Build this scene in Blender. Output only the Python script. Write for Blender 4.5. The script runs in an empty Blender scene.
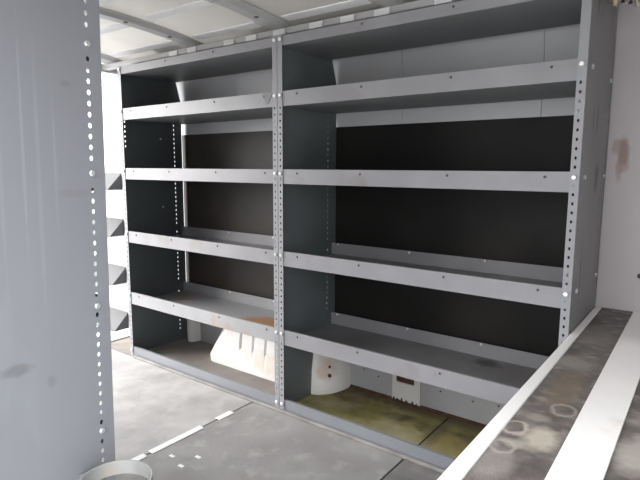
import bpy, bmesh, math, random
from mathutils import Matrix, Vector
random.seed(7)
scene = bpy.context.scene
C = scene.collection

# ------------------------------------------------------------------ camera
F_PX = 526.2
cam_d = bpy.data.cameras.new('camera'); cam = bpy.data.objects.new('camera', cam_d); C.objects.link(cam)
cam_d.sensor_width = 36.0; cam_d.lens = F_PX / 640 * 36.0; cam_d.clip_start = 0.02
_R = Matrix.Rotation(math.radians(37.069), 3, 'Z') @ Matrix.Rotation(math.radians(-7.908), 3, 'X') @ Matrix.Rotation(math.radians(-0.235), 3, 'Y')
_r, _f, _u = _R.col[0], _R.col[1], _R.col[2]
cam.matrix_world = Matrix(((_r.x, _u.x, -_f.x, 2.395), (_r.y, _u.y, -_f.y, -1.532), (_r.z, _u.z, -_f.z, 0.993), (0, 0, 0, 1)))
scene.camera = cam

# ------------------------------------------------------------------ sky and exposure
world = bpy.data.worlds.new('overcast_sky'); scene.world = world; world.use_nodes = True
_bg = world.node_tree.nodes['Background']
_bg.inputs['Color'].default_value = (0.96, 0.98, 1.0, 1); _bg.inputs['Strength'].default_value = 1.0
# standard overcast sky: the zenith three times as bright as the horizon
_wn = world.node_tree.nodes; _wl = world.node_tree.links
_tc = _wn.new('ShaderNodeTexCoord'); _sx = _wn.new('ShaderNodeSeparateXYZ'); _wl.new(_tc.outputs['Generated'], _sx.inputs[0])
_mr = _wn.new('ShaderNodeMapRange'); _mr.inputs['From Min'].default_value = 0.0; _mr.inputs['From Max'].default_value = 1.0
_mr.inputs['To Min'].default_value = 0.78; _mr.inputs['To Max'].default_value = 2.34
_wl.new(_sx.outputs['Z'], _mr.inputs['Value']); _wl.new(_mr.outputs['Result'], _bg.inputs['Strength'])
vs = scene.view_settings
vs.view_transform = 'Standard'; vs.look = 'None'; vs.gamma = 1.0; vs.use_curve_mapping = False
vs.exposure = 1.36
# hazy low daylight entering through the open rear doors
sun_d = bpy.data.lights.new('hazy_sun', 'SUN'); sun = bpy.data.objects.new('hazy_sun', sun_d); C.objects.link(sun)
sun_d.energy = 3.0; sun_d.angle = math.radians(50); sun_d.color = (1.0, 0.98, 0.96)
sun.location = (-6, -4, 3)
sun.rotation_euler = Vector((0.82, 0.46, -0.36)).to_track_quat('-Z', 'Y').to_euler()

# ------------------------------------------------------------------ materials
def mat(name, col, rough=0.5, metal=0.0, var=0.12, scale=6.0, bump=0.0, col2=None, thr=(0.5, 0.7), sc2=3.0, col3=None, thr3=(0.55, 0.65), sc3=20.0, stretch=(1, 1, 1), spec=0.5):
    """base colour with soft mottling, optional blotches of a second and third colour (dirt, rust, wear)"""
    m = bpy.data.materials.new(name); m.use_nodes = True
    nt = m.node_tree; N = nt.nodes; L = nt.links; b = N['Principled BSDF']
    b.inputs['Roughness'].default_value = rough; b.inputs['Metallic'].default_value = metal
    b.inputs['Specular IOR Level'].default_value = spec
    tc = N.new('ShaderNodeTexCoord'); mp = N.new('ShaderNodeMapping'); mp.inputs['Scale'].default_value = stretch
    L.new(tc.outputs['Object'], mp.inputs['Vector'])
    def noise(s, det=5):
        n = N.new('ShaderNodeTexNoise'); n.inputs['Scale'].default_value = s; n.inputs['Detail'].default_value = det
        L.new(mp.outputs['Vector'], n.inputs['Vector']); return n.outputs['Fac']
    def ramp(src, a, z):
        r = N.new('ShaderNodeMapRange'); r.inputs['From Min'].default_value = a; r.inputs['From Max'].default_value = z
        L.new(src, r.inputs['Value']); return r.outputs['Result']
    def mix(fac, a, z):
        x = N.new('ShaderNodeMix'); x.data_type = 'RGBA'; L.new(fac, x.inputs['Factor'])
        for s, v in ((x.inputs[6], a), (x.inputs[7], z)):
            if isinstance(v, tuple): s.default_value = (*v, 1)
            else: L.new(v, s)
        return x.outputs[2]
    lo = tuple(max(0, c * (1 - var)) for c in col); hi = tuple(min(1, c * (1 + var)) for c in col)
    c = mix(ramp(noise(scale), 0.3, 0.7), lo, hi)
    if col2: c = mix(ramp(noise(sc2, 6), *thr), c, col2)
    if col3: c = mix(ramp(noise(sc3, 6), *thr3), c, col3)
    L.new(c, b.inputs['Base Color'])
    if bump:
        bp = N.new('ShaderNodeBump'); bp.inputs['Strength'].default_value = bump; bp.inputs['Distance'].default_value = 0.004
        L.new(noise(scale * 8), bp.inputs['Height']); L.new(bp.outputs['Normal'], b.inputs['Normal'])
    return m
def spot(m, c, r, col, amount=1.0, ring=0.0, rag=0.35, freq=60.0, soft=0.35):
    """one stain with a shape of its own: a ragged blob or ring (object coordinates, metres)"""
    nt = m.node_tree; N = nt.nodes; L = nt.links; b = N['Principled BSDF']
    old = b.inputs['Base Color'].links[0].from_socket
    tc = N.new('ShaderNodeTexCoord'); v = N.new('ShaderNodeVectorMath'); v.operation = 'SUBTRACT'; v.inputs[1].default_value = c
    L.new(tc.outputs['Object'], v.inputs[0])
    d = N.new('ShaderNodeVectorMath'); d.operation = 'DIVIDE'; d.inputs[1].default_value = r; L.new(v.outputs[0], d.inputs[0])
    ln = N.new('ShaderNodeVectorMath'); ln.operation = 'LENGTH'; L.new(d.outputs[0], ln.inputs[0])
    n = N.new('ShaderNodeTexNoise'); n.inputs['Scale'].default_value = freq; n.inputs['Detail'].default_value = 4; L.new(tc.outputs['Object'], n.inputs['Vector'])
    a = N.new('ShaderNodeMath'); a.operation = 'MULTIPLY_ADD'; L.new(n.outputs['Fac'], a.inputs[0]); a.inputs[1].default_value = rag * 2; L.new(ln.outputs['Value'], a.inputs[2])
    o = N.new('ShaderNodeMath'); o.operation = 'SUBTRACT'; L.new(a.outputs[0], o.inputs[0]); o.inputs[1].default_value = rag + 1.0
    src = o.outputs[0]
    if ring:
        ab = N.new('ShaderNodeMath'); ab.operation = 'ABSOLUTE'; L.new(src, ab.inputs[0]); src = ab.outputs[0]
    mr = N.new('ShaderNodeMapRange'); L.new(src, mr.inputs['Value'])
    mr.inputs['From Min'].default_value = ring if ring else soft; mr.inputs['From Max'].default_value = 0.0 if ring else -soft
    mr.inputs['To Min'].default_value = 0.0; mr.inputs['To Max'].default_value = amount
    x = N.new('ShaderNodeMix'); x.data_type = 'RGBA'; L.new(mr.outputs['Result'], x.inputs['Factor']); L.new(old, x.inputs[6]); x.inputs[7].default_value = (*col, 1)
    L.new(x.outputs[2], b.inputs['Base Color'])
M = {}
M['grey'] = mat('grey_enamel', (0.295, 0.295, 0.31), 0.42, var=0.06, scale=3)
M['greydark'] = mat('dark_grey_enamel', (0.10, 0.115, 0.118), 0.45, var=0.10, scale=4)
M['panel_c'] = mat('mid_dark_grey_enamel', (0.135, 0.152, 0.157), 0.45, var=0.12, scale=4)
M['panel_r'] = mat('scuffed_grey_enamel', (0.25, 0.25, 0.25), 0.45, var=0.10, scale=4, col2=(0.10, 0.10, 0.10), thr=(0.62, 0.72), sc2=7, stretch=(1, 1, .45))
M['panel_n'] = mat('scuffed_light_grey_enamel', (0.285, 0.293, 0.318), 0.42, var=0.05, scale=3, col2=(0.19, 0.18, 0.18), thr=(0.66, 0.80), sc2=4.5, col3=(0.32, 0.33, 0.36), thr3=(0.60, 0.72), sc3=5, stretch=(1, 1, .35))
for a in (((1.25, -1.065, .565), (.1, .030, .012), (.16, .15, .15), .5), ((1.25, -.995, .52), (.1, .008, .012), (.20, .19, .195), .4), ((1.25, -.93, .935), (.1, .04, .010), (.25, .245, .25), .4), ((1.25, -.936, 1.17), (.1, .010, .006), (.21, .20, .19), .4), ((1.25, -1.03, 1.05), (.1, .003, .20), (.35, .36, .39), .7), ((1.25, -1.00, .95), (.1, .004, .25), (.335, .345, .375), .6), ((1.25, -.965, 1.0), (.1, .003, .14), (.335, .345, .375), .6), ((1.25, -1.075, 1.0), (.1, .004, .22), (.33, .34, .37), .6)):
    spot(M['panel_n'], *a, rag=.5, freq=30)
M['shelf'] = mat('worn_grey_shelf_enamel', (0.275, 0.27, 0.285), 0.40, var=0.10, scale=5, col2=(0.22, 0.19, 0.17), thr=(0.60, 0.75), sc2=4)
M['pan'] = mat('dirty_grey_pan_enamel', (0.19, 0.185, 0.19), 0.42, var=0.14, scale=6, col2=(0.14, 0.125, 0.12), thr=(0.50, 0.72), sc2=4)
M['shelf_rust'] = mat('rust_stained_shelf_enamel', (0.33, 0.33, 0.34), 0.40, var=0.10, scale=5, col2=(0.36, 0.20, 0.10), thr=(0.55, 0.66), sc2=2.6)
M['shelf_stain'] = mat('grey_bottom_shelf_enamel', (0.275, 0.27, 0.285), 0.40, var=0.10, scale=5, col2=(0.22, 0.19, 0.17), thr=(0.60, 0.75), sc2=4)
M['pan_stain'] = mat('oil_spotted_pan_enamel', (0.19, 0.185, 0.19), 0.40, var=0.14, scale=6, col2=(0.14, 0.125, 0.12), thr=(0.50, 0.72), sc2=4)
spot(M['pan_stain'], (1.775, .30, .29), (.045, .035, .02), (.035, .03, .028), .9, rag=.6, freq=30)
for a in (((2.097, .19, 1.135), (.1, .010, .035)), ((2.097, .13, 1.13), (.1, .008, .03)), ((2.097, .235, .965), (.1, .03, .04)), ((2.097, .10, .70), (.1, .006, .10))):
    spot(M['panel_r'], *a, (.07, .07, .07), .75, rag=.6, freq=40)
M['topshelf'] = mat('shaded_grey_enamel', (0.20, 0.205, 0.205), 0.5, var=0.08, scale=5)  # darker grey that paints in the shade below the shelf pans
M['zinc'] = mat('zinc_bolt', (0.85, 0.85, 0.86), 0.30, 0.6, var=0.03)
M['rivet'] = mat('dark_rivet', (0.06, 0.055, 0.05), 0.6)
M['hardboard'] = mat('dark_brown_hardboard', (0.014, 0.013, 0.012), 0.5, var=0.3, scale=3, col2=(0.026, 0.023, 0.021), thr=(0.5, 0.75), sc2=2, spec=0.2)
M['hardboard_l'] = mat('lit_brown_hardboard', (0.036, 0.029, 0.025), 0.5, var=0.3, scale=3, col2=(0.065, 0.050, 0.043), thr=(0.45, 0.75), sc2=2.5, spec=0.3)  # lighter copy of the lining: the rear bay's light put into its colour
M['vanwhite'] = mat('white_van_paint', (0.60, 0.60, 0.615), 0.40, var=0.05, scale=3, col2=(0.54, 0.52, 0.50), thr=(0.58, 0.8), sc2=3)
M['vanwall'] = mat('rust_smeared_white_paint', (0.58, 0.535, 0.545), 0.45, var=0.04, scale=2)
for a in (((2.145, .38, 1.035), (.016, .1, .05), (.30, .17, .13), .75), ((2.125, .38, 1.06), (.014, .1, .025), (.36, .26, .22), .6), ((2.135, .38, .99), (.008, .1, .04), (.40, .30, .27), .6)):
    spot(M['vanwall'], *a, rag=.6, freq=45)
M['lower'] = mat('grey_white_lower_wall_paint', (0.42, 0.42, 0.43), 0.5, var=0.08, scale=5, col2=(0.30, 0.26, 0.20), thr=(0.62, 0.75), sc2=5)
M['arch'] = mat('stained_white_wheel_arch', (0.86, 0.84, 0.82), 0.5, var=0.03, scale=5)
for a in (((.80, .2, .075), (.14, .3, .05), (.66, .52, .38), .45), ((.62, .2, .10), (.05, .3, .04), (.74, .66, .56), .35), ((1.08, .27, .12), (.03, .1, .05), (.60, .42, .30), .6)):
    spot(M['arch'], *a, rag=.7, freq=28)
M['bracket'] = mat('rusty_white_plate', (0.74, 0.72, 0.70), 0.5, var=0.05, col2=(0.34, 0.15, 0.08), thr=(0.64, 0.70), sc2=14, stretch=(1, 1, .4))
M['rust'] = mat('rust', (0.085, 0.042, 0.026), 0.9, var=0.4, scale=30)
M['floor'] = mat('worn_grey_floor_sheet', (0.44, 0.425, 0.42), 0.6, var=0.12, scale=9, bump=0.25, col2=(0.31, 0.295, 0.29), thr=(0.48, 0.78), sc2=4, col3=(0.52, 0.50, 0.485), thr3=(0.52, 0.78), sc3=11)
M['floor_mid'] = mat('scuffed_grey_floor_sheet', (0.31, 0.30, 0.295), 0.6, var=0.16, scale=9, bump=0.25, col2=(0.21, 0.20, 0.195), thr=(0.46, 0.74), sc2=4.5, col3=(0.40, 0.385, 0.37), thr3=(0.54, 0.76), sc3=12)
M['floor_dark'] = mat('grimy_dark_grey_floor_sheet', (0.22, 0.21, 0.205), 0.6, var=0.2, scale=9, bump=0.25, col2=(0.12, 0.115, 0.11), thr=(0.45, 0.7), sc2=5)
M['floorbase'] = mat('dark_floor_groove', (0.07, 0.065, 0.06), 0.8)
M['strip'] = mat('bare_aluminium_strip', (0.93, 0.93, 0.93), 0.45, 0.0, var=0.03)
M['beige'] = mat('dirty_beige_trim', (0.26, 0.245, 0.235), 0.7, var=0.3, scale=9)
M['rail'] = mat('blue_grey_rail_enamel', (0.23, 0.24, 0.26), 0.45, var=0.06, scale=6)
M['mould'] = mat('mouldy_plywood', (0.25, 0.215, 0.065), 0.8, var=0.25, scale=6, bump=0.3, col2=(0.46, 0.40, 0.26), thr=(0.48, 0.68), sc2=4.5, col3=(0.10, 0.085, 0.04), thr3=(0.55, 0.68), sc3=6)
for a in (((1.45, .05, 0), (.42, .07, .1), (.50, .46, .36), .7), ((1.20, .10, 0), (.12, .06, .1), (.36, .33, .10), .6), ((1.10, .33, 0), (.16, .07, .1), (.075, .055, .035), .8), ((1.55, .36, 0), (.5, .045, .1), (.085, .06, .035), .8), ((1.80, .15, 0), (.16, .10, .1), (.38, .30, .12), .6), ((1.62, .25, 0), (.03, .12, .1), (.10, .085, .06), .7)):
    spot(M['mould'], *a, rag=.7, freq=18, soft=.5)
M['bayfloor'] = mat('dusty_brown_plywood', (0.25, 0.225, 0.205), 0.75, var=0.2, scale=6, bump=0.2, col2=(0.40, 0.31, 0.22), thr=(0.54, 0.70), sc2=3.2)
M['roof'] = mat('cream_white_roof_paint', (0.60, 0.58, 0.545), 0.7, var=0.05, scale=3, col2=(0.52, 0.49, 0.44), thr=(0.5, 0.7), sc2=2, spec=0.15)
M['rib'] = mat('grey_white_roof_rib_paint', (0.56, 0.555, 0.55), 0.5, var=0.05, scale=3)
M['bead'] = mat('reflection_white_paint', (0.93, 0.93, 0.92), 0.6, var=0.03, spec=0.2)  # extra whiteness stands for daylight reflected off beads and rail
M['door'] = mat('white_door_paint', (0.82, 0.82, 0.83), 0.35, var=0.03)
M['tray'] = mat('pale_grey_tray_enamel', (0.065, 0.064, 0.066), 0.6, var=0.05)
M['tray_end'] = mat('dark_tray_end_enamel', (0.045, 0.045, 0.047), 0.5)
M['mat'] = mat('grimy_black_rubber_top', (0.140, 0.125, 0.118), 0.60, var=0.30, scale=38, bump=0.3, col2=(0.29, 0.26, 0.24), thr=(0.52, 0.68), sc2=24, col3=(0.085, 0.074, 0.07), thr3=(0.52, 0.70), sc3=9)
for a in (((2.190, -.640, .53), (.026, .040, .05), (.50, .45, .38), .85), ((2.160, -.680, .53), (.020, .014, .05), (.42, .38, .33), .7), ((2.165, -.56, .53), (.020, .016, .05), (.36, .33, .30), .6), ((2.155, -.22, .53), (.05, .05, .05), (.32, .29, .26), .7), ((2.325, -.60, .53), (.03, .06, .05), (.45, .42, .38), .7), ((2.175, -.40, .53), (.03, .12, .05), (.20, .155, .11), .7), ((2.16, .05, .53), (.05, .10, .05), (.23, .21, .19), .6), ((2.15, -.76, .53), (.03, .05, .05), (.30, .275, .26), .6)):
    spot(M['mat'], *a)
for a in (((2.143, -.622, .53), (.019, .026, 1), (.50, .45, .40), .85), ((2.196, -.500, .53), (.020, .026, 1), (.38, .35, .32), .75), ((2.146, -.700, .53), (.018, .022, 1), (.42, .38, .34), .7)):
    spot(M['mat'], *a, ring=.30, rag=.35)
M['whitestrip'] = mat('white_painted_strip', (0.94, 0.92, 0.91), 0.40, var=0.03, scale=4, col2=(0.74, 0.66, 0.60), thr=(0.66, 0.80), sc2=5)
M['hoop'] = mat('dull_grey_hoop_steel', (0.42, 0.42, 0.41), 0.38, 0.15, var=0.10, scale=14, col2=(0.50, 0.45, 0.38), thr=(0.55, 0.7), sc2=9)
M['wire'] = mat('yellowed_wire', (0.85, 0.76, 0.58), 0.5)
M['wiredark'] = mat('dark_wire', (0.05, 0.05, 0.05), 0.5)
M['ground'] = mat('pale_asphalt_ground', (0.36, 0.36, 0.36), 0.8, var=0.08, scale=1.0)
M['bulk'] = mat('grey_bulkhead_paint', (0.30, 0.30, 0.30), 0.5, var=0.05)

# ------------------------------------------------------------------ helpers
def link(name, me, m, parent=None, smooth=False):
    if m: me.materials.append(M[m] if isinstance(m, str) else m)
    if smooth:
        for p in me.polygons: p.use_smooth = True
    o = bpy.data.objects.new(name, me); C.objects.link(o)
    if parent is not None: o.parent = parent
    return o
def obj(name, bm, m, parent=None, smooth=False, bevel=0.0, solid=0.0, off=0.0, seg=2):
    bmesh.ops.recalc_face_normals(bm, faces=bm.faces) if not solid else None
    me = bpy.data.meshes.new(name); bm.to_mesh(me); bm.free()
    o = link(name, me, m, parent, smooth)
    if solid:
        s = o.modifiers.new('thickness', 'SOLIDIFY'); s.thickness = solid; s.offset = off
    if bevel:
        b = o.modifiers.new('edge', 'BEVEL'); b.width = bevel; b.segments = seg; b.limit_method = 'ANGLE'
    return o
def box(bm, x0, x1, y0, y1, z0, z1):
    v = [bm.verts.new((x, y, z)) for z in (z0, z1) for y in (y0, y1) for x in (x0, x1)]
    for f in ((0, 2, 3, 1), (4, 5, 7, 6), (0, 1, 5, 4), (2, 6, 7, 3), (0, 4, 6, 2), (1, 3, 7, 5)):
        bm.faces.new([v[i] for i in f])
    return bm
def B(*a): return box(bmesh.new(), *a)
def prism(bm, pts, axis, a, b):
    """extrude a 2-D outline along an axis (0 x, 1 y, 2 z)"""
    def P(p, t):
        q = list(p); q.insert(axis, t); return q
    lo = [bm.verts.new(P(p, a)) for p in pts]; hi = [bm.verts.new(P(p, b)) for p in pts]
    n = len(pts); bm.faces.new(lo); bm.faces.new(hi[::-1])
    for i in range(n): bm.faces.new((lo[i], hi[i], hi[(i + 1) % n], lo[(i + 1) % n]))
    return bm
def tube(bm, pts, r, n=8):
    pts = [Vector(p) for p in pts]; rings = []
    for i, p in enumerate(pts):
        d = (pts[min(i + 1, len(pts) - 1)] - pts[max(i - 1, 0)]).normalized()
        a = d.cross(Vector((0, 0, 1))); a = a.normalized() if a.length > 1e-4 else Vector((1, 0, 0)); b = d.cross(a)
        rings.append([bm.verts.new(p + r * (math.cos(2 * math.pi * k / n) * a + math.sin(2 * math.pi * k / n) * b)) for k in range(n)])
    for q, w in zip(rings, rings[1:]):
        for k in range(n): bm.faces.new((q[k], q[(k + 1) % n], w[(k + 1) % n], w[k]))
    bm.faces.new(rings[0][::-1]); bm.faces.new(rings[-1]); return bm
def empty(name, loc=(0, 0, 0)):
    o = bpy.data.objects.new(name, None); C.objects.link(o); o.location = loc; o.empty_display_size = 0.1; return o
def tag(o, label, cat, group=None):
    o['label'] = label; o['category'] = cat
    if group: o['group'] = group
    return o
def struct(o): o['kind'] = 'structure'; return o

# shared small hardware meshes: hex bolt head and dome rivet, both pointing along +X locally
def bolt_mesh(name, r, h, n, m):
    bm = bmesh.new(); prof = ((r, 0), (r, h * .6), (r * .72, h)); rings = []
    for rr, x in prof: rings.append([bm.verts.new((x, rr * math.cos(2 * math.pi * k / n), rr * math.sin(2 * math.pi * k / n))) for k in range(n)])
    for q, w in zip(rings, rings[1:]):
        for k in range(n): bm.faces.new((q[k], q[(k + 1) % n], w[(k + 1) % n], w[k]))
    bm.faces.new(rings[0][::-1]); bm.faces.new(rings[-1])
    me = bpy.data.meshes.new(name); bm.to_mesh(me); bm.free(); me.materials.append(M[m]); return me
ME_BOLT = bolt_mesh('bolt', 0.0075, 0.005, 6, 'zinc')
ME_RIVET = bolt_mesh('rivet', 0.0040, 0.002, 8, 'rivet')
ME_SCREW = bolt_mesh('screw', 0.0055, 0.003, 8, 'zinc')
def hw(name, me, parent, loc, axis):
    """axis: '+x' '-x' '-y' – the way the head points"""
    o = bpy.data.objects.new(name, me); C.objects.link(o); o.parent = parent; o.location = loc
    o.rotation_euler = {'+x': (0, 0, 0), '-x': (0, 0, math.pi), '-y': (0, 0, -math.pi / 2), '+y': (0, 0, math.pi / 2)}[axis]; return o

# sheet with columns of slots; P maps (s, t) to 3-D
def perforated(bm, P, s0, s1, t0, t1, cols, pitch, hw_, hh, skip=(), back=None, lo=0.0, hi=9.0):
    cw = hw_ + 0.004; edges = [s0]
    def quad(a, b, c, d):
        bm.faces.new([bm.verts.new(P(*q)) for q in (a, b, c, d)])
    n = int((t1 - t0) / pitch); base = t0 + ((t1 - t0) - n * pitch) / 2
    prev = s0
    for sc in cols:
        quad((prev, t0), (sc - cw, t0), (sc - cw, t1), (prev, t1))
        if base > t0: quad((sc - cw, t0), (sc + cw, t0), (sc + cw, base), (sc - cw, base)); quad((sc - cw, t1 - (base - t0)), (sc + cw, t1 - (base - t0)), (sc + cw, t1), (sc - cw, t1))
        for i in range(n):
            a = base + i * pitch; c = a + pitch; mid = (a + c) / 2
            if any(abs(mid - k) < pitch * .75 for k in skip) or (sc == cols[0] and mid < lo) or mid > hi:
                quad((sc - cw, a), (sc + cw, a), (sc + cw, c), (sc - cw, c)); continue
            out = [(sc - cw, a), (sc, a), (sc + cw, a), (sc + cw, mid), (sc + cw, c), (sc, c), (sc - cw, c), (sc - cw, mid)]
            inn = [(sc - hw_ * .7, mid - hh * .7), (sc, mid - hh), (sc + hw_ * .7, mid - hh * .7), (sc + hw_, mid), (sc + hw_ * .7, mid + hh * .7), (sc, mid + hh), (sc - hw_ * .7, mid + hh * .7), (sc - hw_, mid)]
            vo = [bm.verts.new(P(*q)) for q in out]; vi = [bm.verts.new(P(*q)) for q in inn]
            for k in range(8): bm.faces.new((vo[k], vo[(k + 1) % 8], vi[(k + 1) % 8], vi[k]))
        prev = sc + cw
    if back is None: quad((prev, t0), (s1, t0), (s1, t1), (prev, t1))
    else:
        for (ta, sa), (tb, sb) in zip(back, back[1:]): quad((prev, ta), (sa, ta), (sb, tb), (prev, tb))

# ------------------------------------------------------------------ van body (setting)
XR, XF = -0.28, 3.05            # rear frame and bulkhead
YN, YW = -1.245, 0.392          # near and far side walls
YC = (YN + YW) / 2
def roof_z(y): return 1.579 - 0.092 * ((y - YC) / 0.82) ** 2

gr = obj('ground', B(-14, 16, -14, 14, -0.62, -0.60), 'ground'); struct(gr)
floor = struct(obj('floor', B(XR - .05, XF, YN, YW, -0.06, -0.006), 'floorbase'))
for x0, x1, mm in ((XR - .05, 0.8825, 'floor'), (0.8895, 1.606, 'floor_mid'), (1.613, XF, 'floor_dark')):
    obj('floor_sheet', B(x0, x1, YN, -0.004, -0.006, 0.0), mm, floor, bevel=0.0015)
obj('edge_trim', B(0.024, 2.07, -0.014, -0.001, 0.0, 0.013), 'beige', floor, bevel=0.004)
for x, y in ((.964, -.482), (1.04, -.432), (1.038, -.502)):
    obj('paint_fleck', B(x - .011, x + .011, y - .006, y + .006, 0.0, .0012), 'strip', floor, bevel=.0005)
for y0, y1 in ((-1.20, -0.535), (-0.515, -0.283), (-0.205, -0.127)):
    obj('joint_strip', B(0.872, 0.900, y0, y1, 0.0, 0.0025), 'strip', floor, bevel=0.001)
obj('bay_board', B(XR, 1.030, 0.0, YW - .004, -0.006, 0.001), 'bayfloor', floor, bevel=0.001)
obj('bay_board', B(1.038, 1.606, 0.0, YW - .004, -0.006, 0.001), 'mould', floor, bevel=0.001)
obj('bay_board', B(1.613, 2.6, 0.0, YW - .004, -0.006, 0.001), 'mould', floor, bevel=0.001)

# far side wall
wall_back = struct(obj('wall_back', B(XR, XF, YW + 0.004, YW + 0.03, 0.0, 1.53), 'vanwhite'))
for x0, x1 in ((XR, 0.42), (0.4215, 1.3565), (1.358, 1.8865), (1.888, 2.094)):
    obj('upper_panel', prism(bmesh.new(), [(YW + .003, 1.165), (YW - .004, 1.165), (YW - .004, 1.34), (YW - .034, 1.50), (YW + .003, 1.50)], 0, x0, x1), 'vanwhite', wall_back)
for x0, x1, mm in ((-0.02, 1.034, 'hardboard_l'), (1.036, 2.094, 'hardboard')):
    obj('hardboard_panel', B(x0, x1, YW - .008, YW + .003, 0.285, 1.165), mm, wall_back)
obj('bare_wall_panel', B(2.10, XF, YW - .010, YW + .003, 0.0, 1.52), 'vanwall', wall_back)
obj('lower_panel', B(XR, 0.56, YW - .012, YW + .003, 0.0, 0.28), 'lower', wall_back)
obj('lower_panel', B(1.0, 2.096, YW - .012, YW + .003, 0.0, 0.28), 'lower', wall_back)
obj('wall_pillar', prism(bmesh.new(), [(0.02, YW), (0.025, YW - .05), (0.055, YW - .07), (0.085, YW - .05), (0.10, YW)], 2, 0.0, 0.275), 'arch', wall_back, bevel=0.008)
# slotted plate on the lower wall
bm = bmesh.new()
for a in ((1.348, 1.480, .010, .090), (1.348, 1.480, .117, .135), (1.348, 1.366, .090, .117), (1.451, 1.480, .090, .117)):
    box(bm, a[0], a[1], YW - .020, YW - .0125, a[2], a[3])
plate = obj('slotted_plate', bm, 'bracket', wall_back)
obj('slot_recess', B(1.364, 1.453, YW - .0135, YW - .0122, .088, .119), 'rust', plate)
for x, z in ((1.20, .10), (1.275, .085), (1.53, .115), (1.565, .095), (1.70, .09), (1.80, .10), (1.90, .085)):
    hw('rivet', ME_RIVET, wall_back, (x, YW - .012, z), '-y')
obj('rust_edge', prism(bmesh.new(), [(YW - .012, .0015), (YW - .026, .0015), (YW - .012, .012)], 0, 1.13, 2.09), 'rust', wall_back)
for x, w, h in ((1.358, .006, .020), (1.376, .009, .012), (1.395, .005, .026), (1.418, .007, .016), (1.446, .006, .022), (1.464, .004, .014)):
    obj('rust_run', prism(bmesh.new(), [(x - w, .010), (x + w, .010), (x + w * .5, .010 + h * .4), (x - w * .6, .010 + h * .5)], 1, YW - .0206, YW - .020), 'rust', plate)
# wheel arch: rounded plan, sloping ends, fluted front
def arch_bm():
    bm = bmesh.new(); rows = []
    lev = [(0.0, .345, 1.130, .205), (0.03, .338, 1.130, .207), (.105, .385, 1.127, .211), (.115, .392, 1.127, .212), (.18, .432, 1.120, .220), (.225, .468, 1.112, .235), (.255, .51, 1.10, .262), (.270, .56, 1.07, .30), (.275, .66, 1.02, .34)]
    for z, a, b, yf in lev:
        r = min(0.10, (YW - yf) * .75); pts = [(a, YW)]
        for k in range(9):
            t = math.pi / 2 * k / 8; pts.append((a + .06 - .06 * math.cos(t), yf + .06 - .06 * math.sin(t)))
        x0, x1 = a + .06, b - r
        xs = [x0 + (.565 - x0) * k / 3 for k in range(1, 3)] + [.565 + .0045 * k for k in range(90)] + [.97 + (x1 - .97) * k / 5 for k in range(1, 5)]
        for x in xs:
            g = 0.0
            if .11 < z < .26 and 565e-3 <= x <= .97:
                ph = ((x - .592) / .083) % 1.0; g = 0.018 if min(ph, 1 - ph) < .06 else 0.0
            pts.append((x, yf + g))
        for k in range(9):
            t = math.pi / 2 * k / 8; pts.append((b - r + r * math.sin(t), yf + (YW - yf) * .9 * (1 - math.cos(t))))
        pts.append((b, YW))
        rows.append([bm.verts.new((x, y, z)) for x, y in pts])
    for q, w in zip(rows, rows[1:]):
        for k in range(len(q) - 1): bm.faces.new((q[k], q[k + 1], w[k + 1], w[k]))
    bm.faces.new(rows[-1]); return bm
arch = obj('wheel_arch', arch_bm(), 'arch', wall_back, smooth=True)
for z, r in ((.085, .009), (.125, .006)):
    bm = bmesh.new(); bmesh.ops.create_icosphere(bm, subdivisions=2, radius=r)
    for v in bm.verts: v.co = Vector((v.co.x, v.co.y * .8, v.co.z))
    h = obj('rust_hole', bm, 'rust', arch, smooth=True); h.location = (1.100, 0.256, z)
# clutter on the bare wall
hk = hw('wall_screw', ME_RIVET, wall_back, (2.218, YW - .010, 0.655), '-y'); hk.scale = (2, 2, 2)

# near side wall with the side door opening, rear frame, bulkhead
bm = bmesh.new(); box(bm, XR, 1.30, YN - .04, YN, -.06, 1.51); box(bm, 2.92, XF, YN - .04, YN, -.06, 1.51); box(bm, 1.30, 2.92, YN - .04, YN, 1.46, 1.51)
struct(obj('wall_front', bm, 'vanwhite'))
bm = bmesh.new(); box(bm, XR - .05, XR, .27, YW + .03, -.06, 1.51); box(bm, XR - .05, XR, YN - .04, YN + .10, -.06, 1.51); box(bm, XR - .05, XR, YN + .10, .27, 1.490, 1.530)
struct(obj('wall_left', bm, 'vanwhite'))
struct(obj('wall_right', B(XF, XF + .03, YN - .04, YW + .03, -.06, 1.62), 'bulk'))

# roof: curved skin, cross ribs, long pressed beads
bm = bmesh.new(); ny = 20; rows = []
for x in (XR - .05, XF + .03):
    rows.append([bm.verts.new((x, YN - .04 + (YW - YN + .07) * k / ny, roof_z(YN - .04 + (YW - YN + .07) * k / ny))) for k in range(ny + 1)])
for k in range(ny): bm.faces.new((rows[0][k], rows[0][k + 1], rows[1][k + 1], rows[1][k]))
ceiling = struct(obj('ceiling', bm, 'roof', smooth=True, solid=0.012, off=-1))
def bow(y0, y1, x0, x1, drop, flange):
    bm = bmesh.new(); n = 18; rows = []
    for k in range(n + 1):
        y = y0 + (y1 - y0) * k / n; z = roof_z(y) - .001
        rows.append([bm.verts.new(p) for p in ((x0 - flange, y, z), (x0 - flange, y, z - .004), (x0, y, z - .004), (x0 + .014, y, z - drop), (x1 - .014, y, z - drop), (x1, y, z - .004), (x1 + flange, y, z - .004), (x1 + flange, y, z))])
    for q, w in zip(rows, rows[1:]):
        for k in range(8): bm.faces.new((q[k], q[(k + 1) % 8], w[(k + 1) % 8], w[k]))
    bm.faces.new(rows[0]); bm.faces.new(rows[-1][::-1]); return bm
RIBX = (-0.19, 0.455, 0.965, 1.47, 1.98, 2.49)
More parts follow.
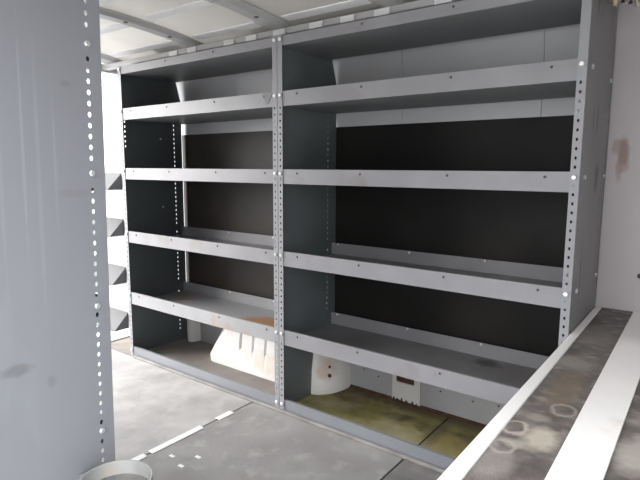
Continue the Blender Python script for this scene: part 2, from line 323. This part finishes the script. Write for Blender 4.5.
for x in RIBX:
    r = obj('roof_rib', bow(YN + .01, .300, x - .038, x + .038, .018, .010), 'rib', ceiling, bevel=0.004)
    for y in (-.95, -.72, -.49, -.26, -.05, .1):
        bm = bmesh.new(); bmesh.ops.create_cone(bm, cap_ends=True, segments=10, radius1=.009, radius2=.009, depth=.002)
        h = obj('rib_hole', bm, 'wiredark', r); h.location = (x + .012, y, roof_z(y) - .0202)
for xa, xb in zip(RIBX, RIBX[1:]):
    for y in (-1.02, -.82, -.62, -.42, -.205, .045):
        bm = bmesh.new(); z = roof_z(y)
        prism(bm, [(y - .026, roof_z(y - .026) + .003), (y - .023, roof_z(y - .023) - .004), (y + .023, roof_z(y + .023) - .004), (y + .026, roof_z(y + .026) + .003)], 0, xa + .070, xb - .070)
        obj('roof_bead', bm, 'bead', ceiling, bevel=0.0015)
# rail under the roof edge above the shelving, with thin white blocks standing in for its reflections
rail = obj('roof_rail', B(XR, 2.95, .075, .115, 1.500, 1.525), 'rib', ceiling, bevel=0.004)
for x in (0.33, 0.46, 0.70, 0.83, 0.98, 1.16, 1.30, 1.44, 1.66, 1.78, 2.0):
    obj('rail_glint', B(x - .03, x + .03, .069, .075, 1.498, 1.520), 'bead', rail, bevel=0.002)

# ------------------------------------------------------------------ shelving units
LV = ((1.2194, 1.2746), (0.928, 0.983), (0.6076, 0.665), (0.286, 0.3468))   # pan underside, lip top
PIT = 0.0243
def shelf_mesh(x0, x1, y0, y1, z0, z1, cut=None):
    """folded pan with lips turned up at the front and back and a return on the front lip"""
    t = 0.0016; lb = z1 - .006
    pts = [(y0, z0), (y1, z0), (y1, lb), (y1 - t, lb), (y1 - t, z0 + t), (y0 + t, z0 + t), (y0 + t, z1 - t), (y0 + .010, z1 - t), (y0 + .010, z1), (y0, z1)]
    return prism(bmesh.new(), pts, 0, x0, x1)
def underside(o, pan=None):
    """shade below a pan, put into a darker colour on its bottom face"""
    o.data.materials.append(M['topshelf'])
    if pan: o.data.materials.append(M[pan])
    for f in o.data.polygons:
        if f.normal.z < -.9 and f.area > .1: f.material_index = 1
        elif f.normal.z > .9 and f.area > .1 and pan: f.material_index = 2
def top_mesh(x0, x1):
    return shelf_mesh(x0, x1, 0.0018, .325, 1.4387, 1.474)
def side_panel(parent, x, inward, depth, top, mname, boltz, back=None, yf=0.0, sy=1.0, rows=(0.024, 0.322), lo=0.0, hi=9.0, hole=(.0030, .0056), fmat='grey'):
    """flat sheet with slot columns near both edges and an inward flange at the front; sy=-1 mirrors the depth"""
    bm = bmesh.new()
    perforated(bm, lambda s, t: (x, yf + sy * s, t), 0.0, depth, 0.0015, top, rows, PIT, *hole, skip=boltz, back=back, lo=lo, hi=hi)
    p = obj('side_panel', bm, mname, parent, solid=0.0016, off=0)
    bm = bmesh.new()
    perforated(bm, lambda s, t: (x + inward * s, yf, t), 0.0, 0.0232, 0.0015, top, (0.0125,), PIT, 0.0034, 0.0048, skip=boltz, hi=1.22)
    obj('front_flange', bm, fmat, p, solid=0.0016, off=0)
    return p
pan_of = {'shelf': 'pan', 'shelf_rust': None, 'shelf_stain': 'pan_stain'}
def shelving(x0, x1, label, lmat, rmat, shelf_mats, loc_group):
    u = empty('shelving_unit', ((x0 + x1) / 2, 0.18, 0)); tag(u, label, 'shelving', loc_group)
    inv = Matrix.Translation((-(x0 + x1) / 2, -0.18, 0))
    kids = []
    boltz = [z1 - .015 for _, z1 in LV] + [1.462, .035]
    bk = None
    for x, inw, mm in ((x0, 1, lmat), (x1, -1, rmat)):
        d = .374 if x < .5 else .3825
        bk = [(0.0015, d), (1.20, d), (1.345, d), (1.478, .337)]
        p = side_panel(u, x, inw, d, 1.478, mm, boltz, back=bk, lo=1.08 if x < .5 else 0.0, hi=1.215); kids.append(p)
        for z in boltz:
            hw('bolt', ME_BOLT, p, (x + inw * .0125, -.001, z), '-y')
            if inw < 0 and x1 > 2 and .1 < z < 1.4:
                for y in (.055, .343): hw('bolt', ME_BOLT, p, (x - inw * .001, y, z), '+x' if inw < 0 else '-x')
    if x0 < .5:
        for z in (1.137, .774): hw('screw', ME_SCREW, kids[0], (x0 + .001, .235, z), '+x')
    g = 0.0015
    for (z0, z1), mm in zip(LV, shelf_mats):
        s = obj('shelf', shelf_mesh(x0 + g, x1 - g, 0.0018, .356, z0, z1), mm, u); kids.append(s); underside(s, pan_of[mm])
        for rx in (.092, .372, .690, .975):
            hw('rivet', ME_RIVET, s, (x0 + rx, .0016, z1 - .0145), '-y')
        for rx in (.035, .387, .697): hw('screw', ME_SCREW, s, (x0 + rx, .3542, z1 - .012), '-y')
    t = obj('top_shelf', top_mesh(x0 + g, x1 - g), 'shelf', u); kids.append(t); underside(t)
    for rx in (.372, .690): hw('rivet', ME_RIVET, t, (x0 + rx, .0016, 1.462), '-y')
    b = obj('base_rail', prism(bmesh.new(), [(.0018, 0.001), (.030, 0.001), (.030, .0026), (.0034, .0026), (.0034, .053), (.014, .053), (.014, .0546), (.0018, .0546)], 0, x0 + g, x1 - g), 'rail', u); kids.append(b)
    for k in kids: k.matrix_parent_inverse = inv
    return u
GRP = 'shelving units along the van wall'
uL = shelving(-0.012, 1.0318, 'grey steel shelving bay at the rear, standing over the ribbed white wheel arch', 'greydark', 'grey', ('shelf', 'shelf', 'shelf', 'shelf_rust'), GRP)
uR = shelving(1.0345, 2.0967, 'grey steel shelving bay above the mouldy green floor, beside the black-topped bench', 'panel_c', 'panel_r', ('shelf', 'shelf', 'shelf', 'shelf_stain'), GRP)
sh = [c for c in uL.children if c.name.startswith('shelf')][0]
obj('corner_triangle', prism(bmesh.new(), [(.955, 1.272), (1.008, 1.272), (.985, 1.232), (.975, 1.230)], 1, .0004, .0017), 'topshelf', sh)  # thin dark triangle laid on the end of the lip
# near unit, seen end-on
XN, YNF = 1.25, -0.850
un = empty('shelving_unit', (0.73, -1.03, 0))
un.location.y = -1.046; un.rotation_euler.x = -0.0174   # leans with the van side
tag(un, 'grey steel shelving unit seen end-on, tall scuffed panel at the left', 'shelving')
inv = Matrix.Translation((-.73, 1.03, 0))
bz = (1.264, .979, .67, .36)
for x, inw in ((XN, -1), (0.21, 1)):
    p = side_panel(un, x, inw, .372, 1.49, 'panel_n', bz, yf=YNF, sy=-1.0, rows=(0.032, 0.335), hole=(.0042, .0062)); p.matrix_parent_inverse = inv
    for z in bz:
        hw('bolt', ME_BOLT, p, (x - inw * .001, YNF - .032, z), '+x' if inw < 0 else '-x')
for z in bz:
    s = obj('shelf', prism(bmesh.new(), [(YNF - .0018, z - .04), (YNF - .362, z - .04), (YNF - .362, z + .01), (YNF - .3604, z + .01), (YNF - .3604, z - .0384), (YNF - .0034, z - .0384), (YNF - .0034, z + .015), (YNF - .0018, z + .015)], 0, .212, XN - .0015), 'shelf', un); s.matrix_parent_inverse = inv

# ------------------------------------------------------------------ low bench with black top and white strips
bench = empty('bench', (2.50, -0.38, 0)); tag(bench, 'low bench with a grimy black top crossed by white strips', 'bench')
inv = Matrix.Translation((-2.5, .38, 0)); kids = []
BZ = 0.540
kids.append(obj('cabinet_body', B(2.112, 2.90, -1.12, YW - .014, 0.0, BZ - .030), 'grey', bench, bevel=.004))
kids.append(obj('black_top', prism(bmesh.new(), [(2.1325, -1.14), (2.90, -1.14), (2.90, YW - .012), (2.1195, YW - .012)], 2, BZ - .030, BZ - .002), 'mat', bench, bevel=.002))
kids.append(obj('edge_strip', prism(bmesh.new(), [(2.1005, -1.14), (2.132, -1.14), (2.119, YW - .012), (2.1005, YW - .012)], 2, BZ - .034, BZ), 'whitestrip', bench, bevel=.003))
kids.append(obj('top_strip', prism(bmesh.new(), [(2.233, -1.14), (2.299, -1.14), (2.288, YW - .013), (2.210, YW - .013)], 2, BZ - .0035, BZ + .0015), 'whitestrip', bench, bevel=.001))
kids.append(obj('top_strip', B(2.62, 2.69, -1.14, YW - .013, BZ - .0035, BZ + .0015), 'whitestrip', bench, bevel=.001))
for k in kids: k.matrix_parent_inverse = inv

# ------------------------------------------------------------------ open rear door with tray rack
door = empty('door_1', (XR - .06, .33, 0)); struct(door)
inv = Matrix.Translation((-(XR - .06), -.33, 0))
d = obj('door_leaf', B(XR - .80, XR - .06, .330, .372, -.05, 1.50), 'door', door, bevel=.012); d.matrix_parent_inverse = inv
d2 = obj('door_pressing', B(XR - .72, XR - .14, .322, .331, .15, 1.05), 'door', door, bevel=.008); d2.matrix_parent_inverse = inv
rack = empty('tray_rack', (-.66, .31, 0)); tag(rack, 'pale rack of four sloped metal trays on the open rear door', 'rack')
inv = Matrix.Translation((.66, -.31, 0))
for x in (-.480, -.905):
    o = obj('upright', B(x - .010, x + .010, .302, .320, .02, 1.12), 'door', rack, bevel=.003); o.matrix_parent_inverse = inv
for zt in (.952, .672, .375, .085):
    bm = bmesh.new()
    yb, yf, h, t = .300, .200, .100, .003
    # sloped front face, flat bottom, back and end plates
    prism(bm, [(yb, zt), (yb, zt - t * 1.5), (yf + t, zt - h + t), (yf, zt - h)][::1], 0, -.90, -.497)
    prism(bm, [(yf, zt - h), (yb, zt - h), (yb, zt - h + t), (yf + t, zt - h + t)], 0, -.90, -.497)
    tr = obj('tray', bm, 'tray', rack); tr.matrix_parent_inverse = inv
    for x in (-.4965, -.9035):
        e = obj('tray_end', prism(bmesh.new(), [(yb, zt), (yf, zt - h), (yb, zt - h)], 0, x, x + .003), 'tray_end', tr)

# ------------------------------------------------------------------ cylinder holder hoop bolted to the near panel
hoop = empty('holder_hoop', (1.374, -.936, .30)); tag(hoop, 'dull grey metal band hoop fixed low on the scuffed end panel', 'hoop')
bm = bmesh.new(); n = 56; R0, T, H = .080, .004, .034; rows = []
for k in range(n):
    a = 2 * math.pi * k / n
    rows.append([bm.verts.new((r * math.cos(a), r * math.sin(a), z)) for r, z in ((R0 - T, -H), (R0, -H), (R0, 0), (R0 - T, 0))])
for k in range(n):
    q, w = rows[k], rows[(k + 1) % n]
    for j in range(4): bm.faces.new((q[j], q[(j + 1) % 4], w[(j + 1) % 4], w[j]))
obj('band', bm, 'hoop', hoop, smooth=False, bevel=.001)
obj('mounting_bracket', B(-.123, -.078, -.02, .02, -.034, -.027), 'hoop', hoop, bevel=.003)

# ------------------------------------------------------------------ loose wiring at the top of the wall
wr = empty('wire_bundle', (2.11, .36, 1.47)); tag(wr, 'yellowed wire bundle poking out at the roof edge above the bare wall', 'wires')
inv = Matrix.Translation((-2.11, -.36, -1.47))
for k in range(9):
    x = 2.108 + .008 * k + random.uniform(-.003, .003); y = random.uniform(.17, .25); z = random.uniform(1.425, 1.455)
    o = obj('wire', tube(bmesh.new(), [(x, y + .04, 1.50), (x + .004, y + .01, 1.495), (x + random.uniform(-.004, .01), y - .004, 1.475), (x + random.uniform(-.002, .012), y, z)], .0062), 'wiredark' if k in (3, 6) else 'wire', wr, smooth=True); o.matrix_parent_inverse = inv
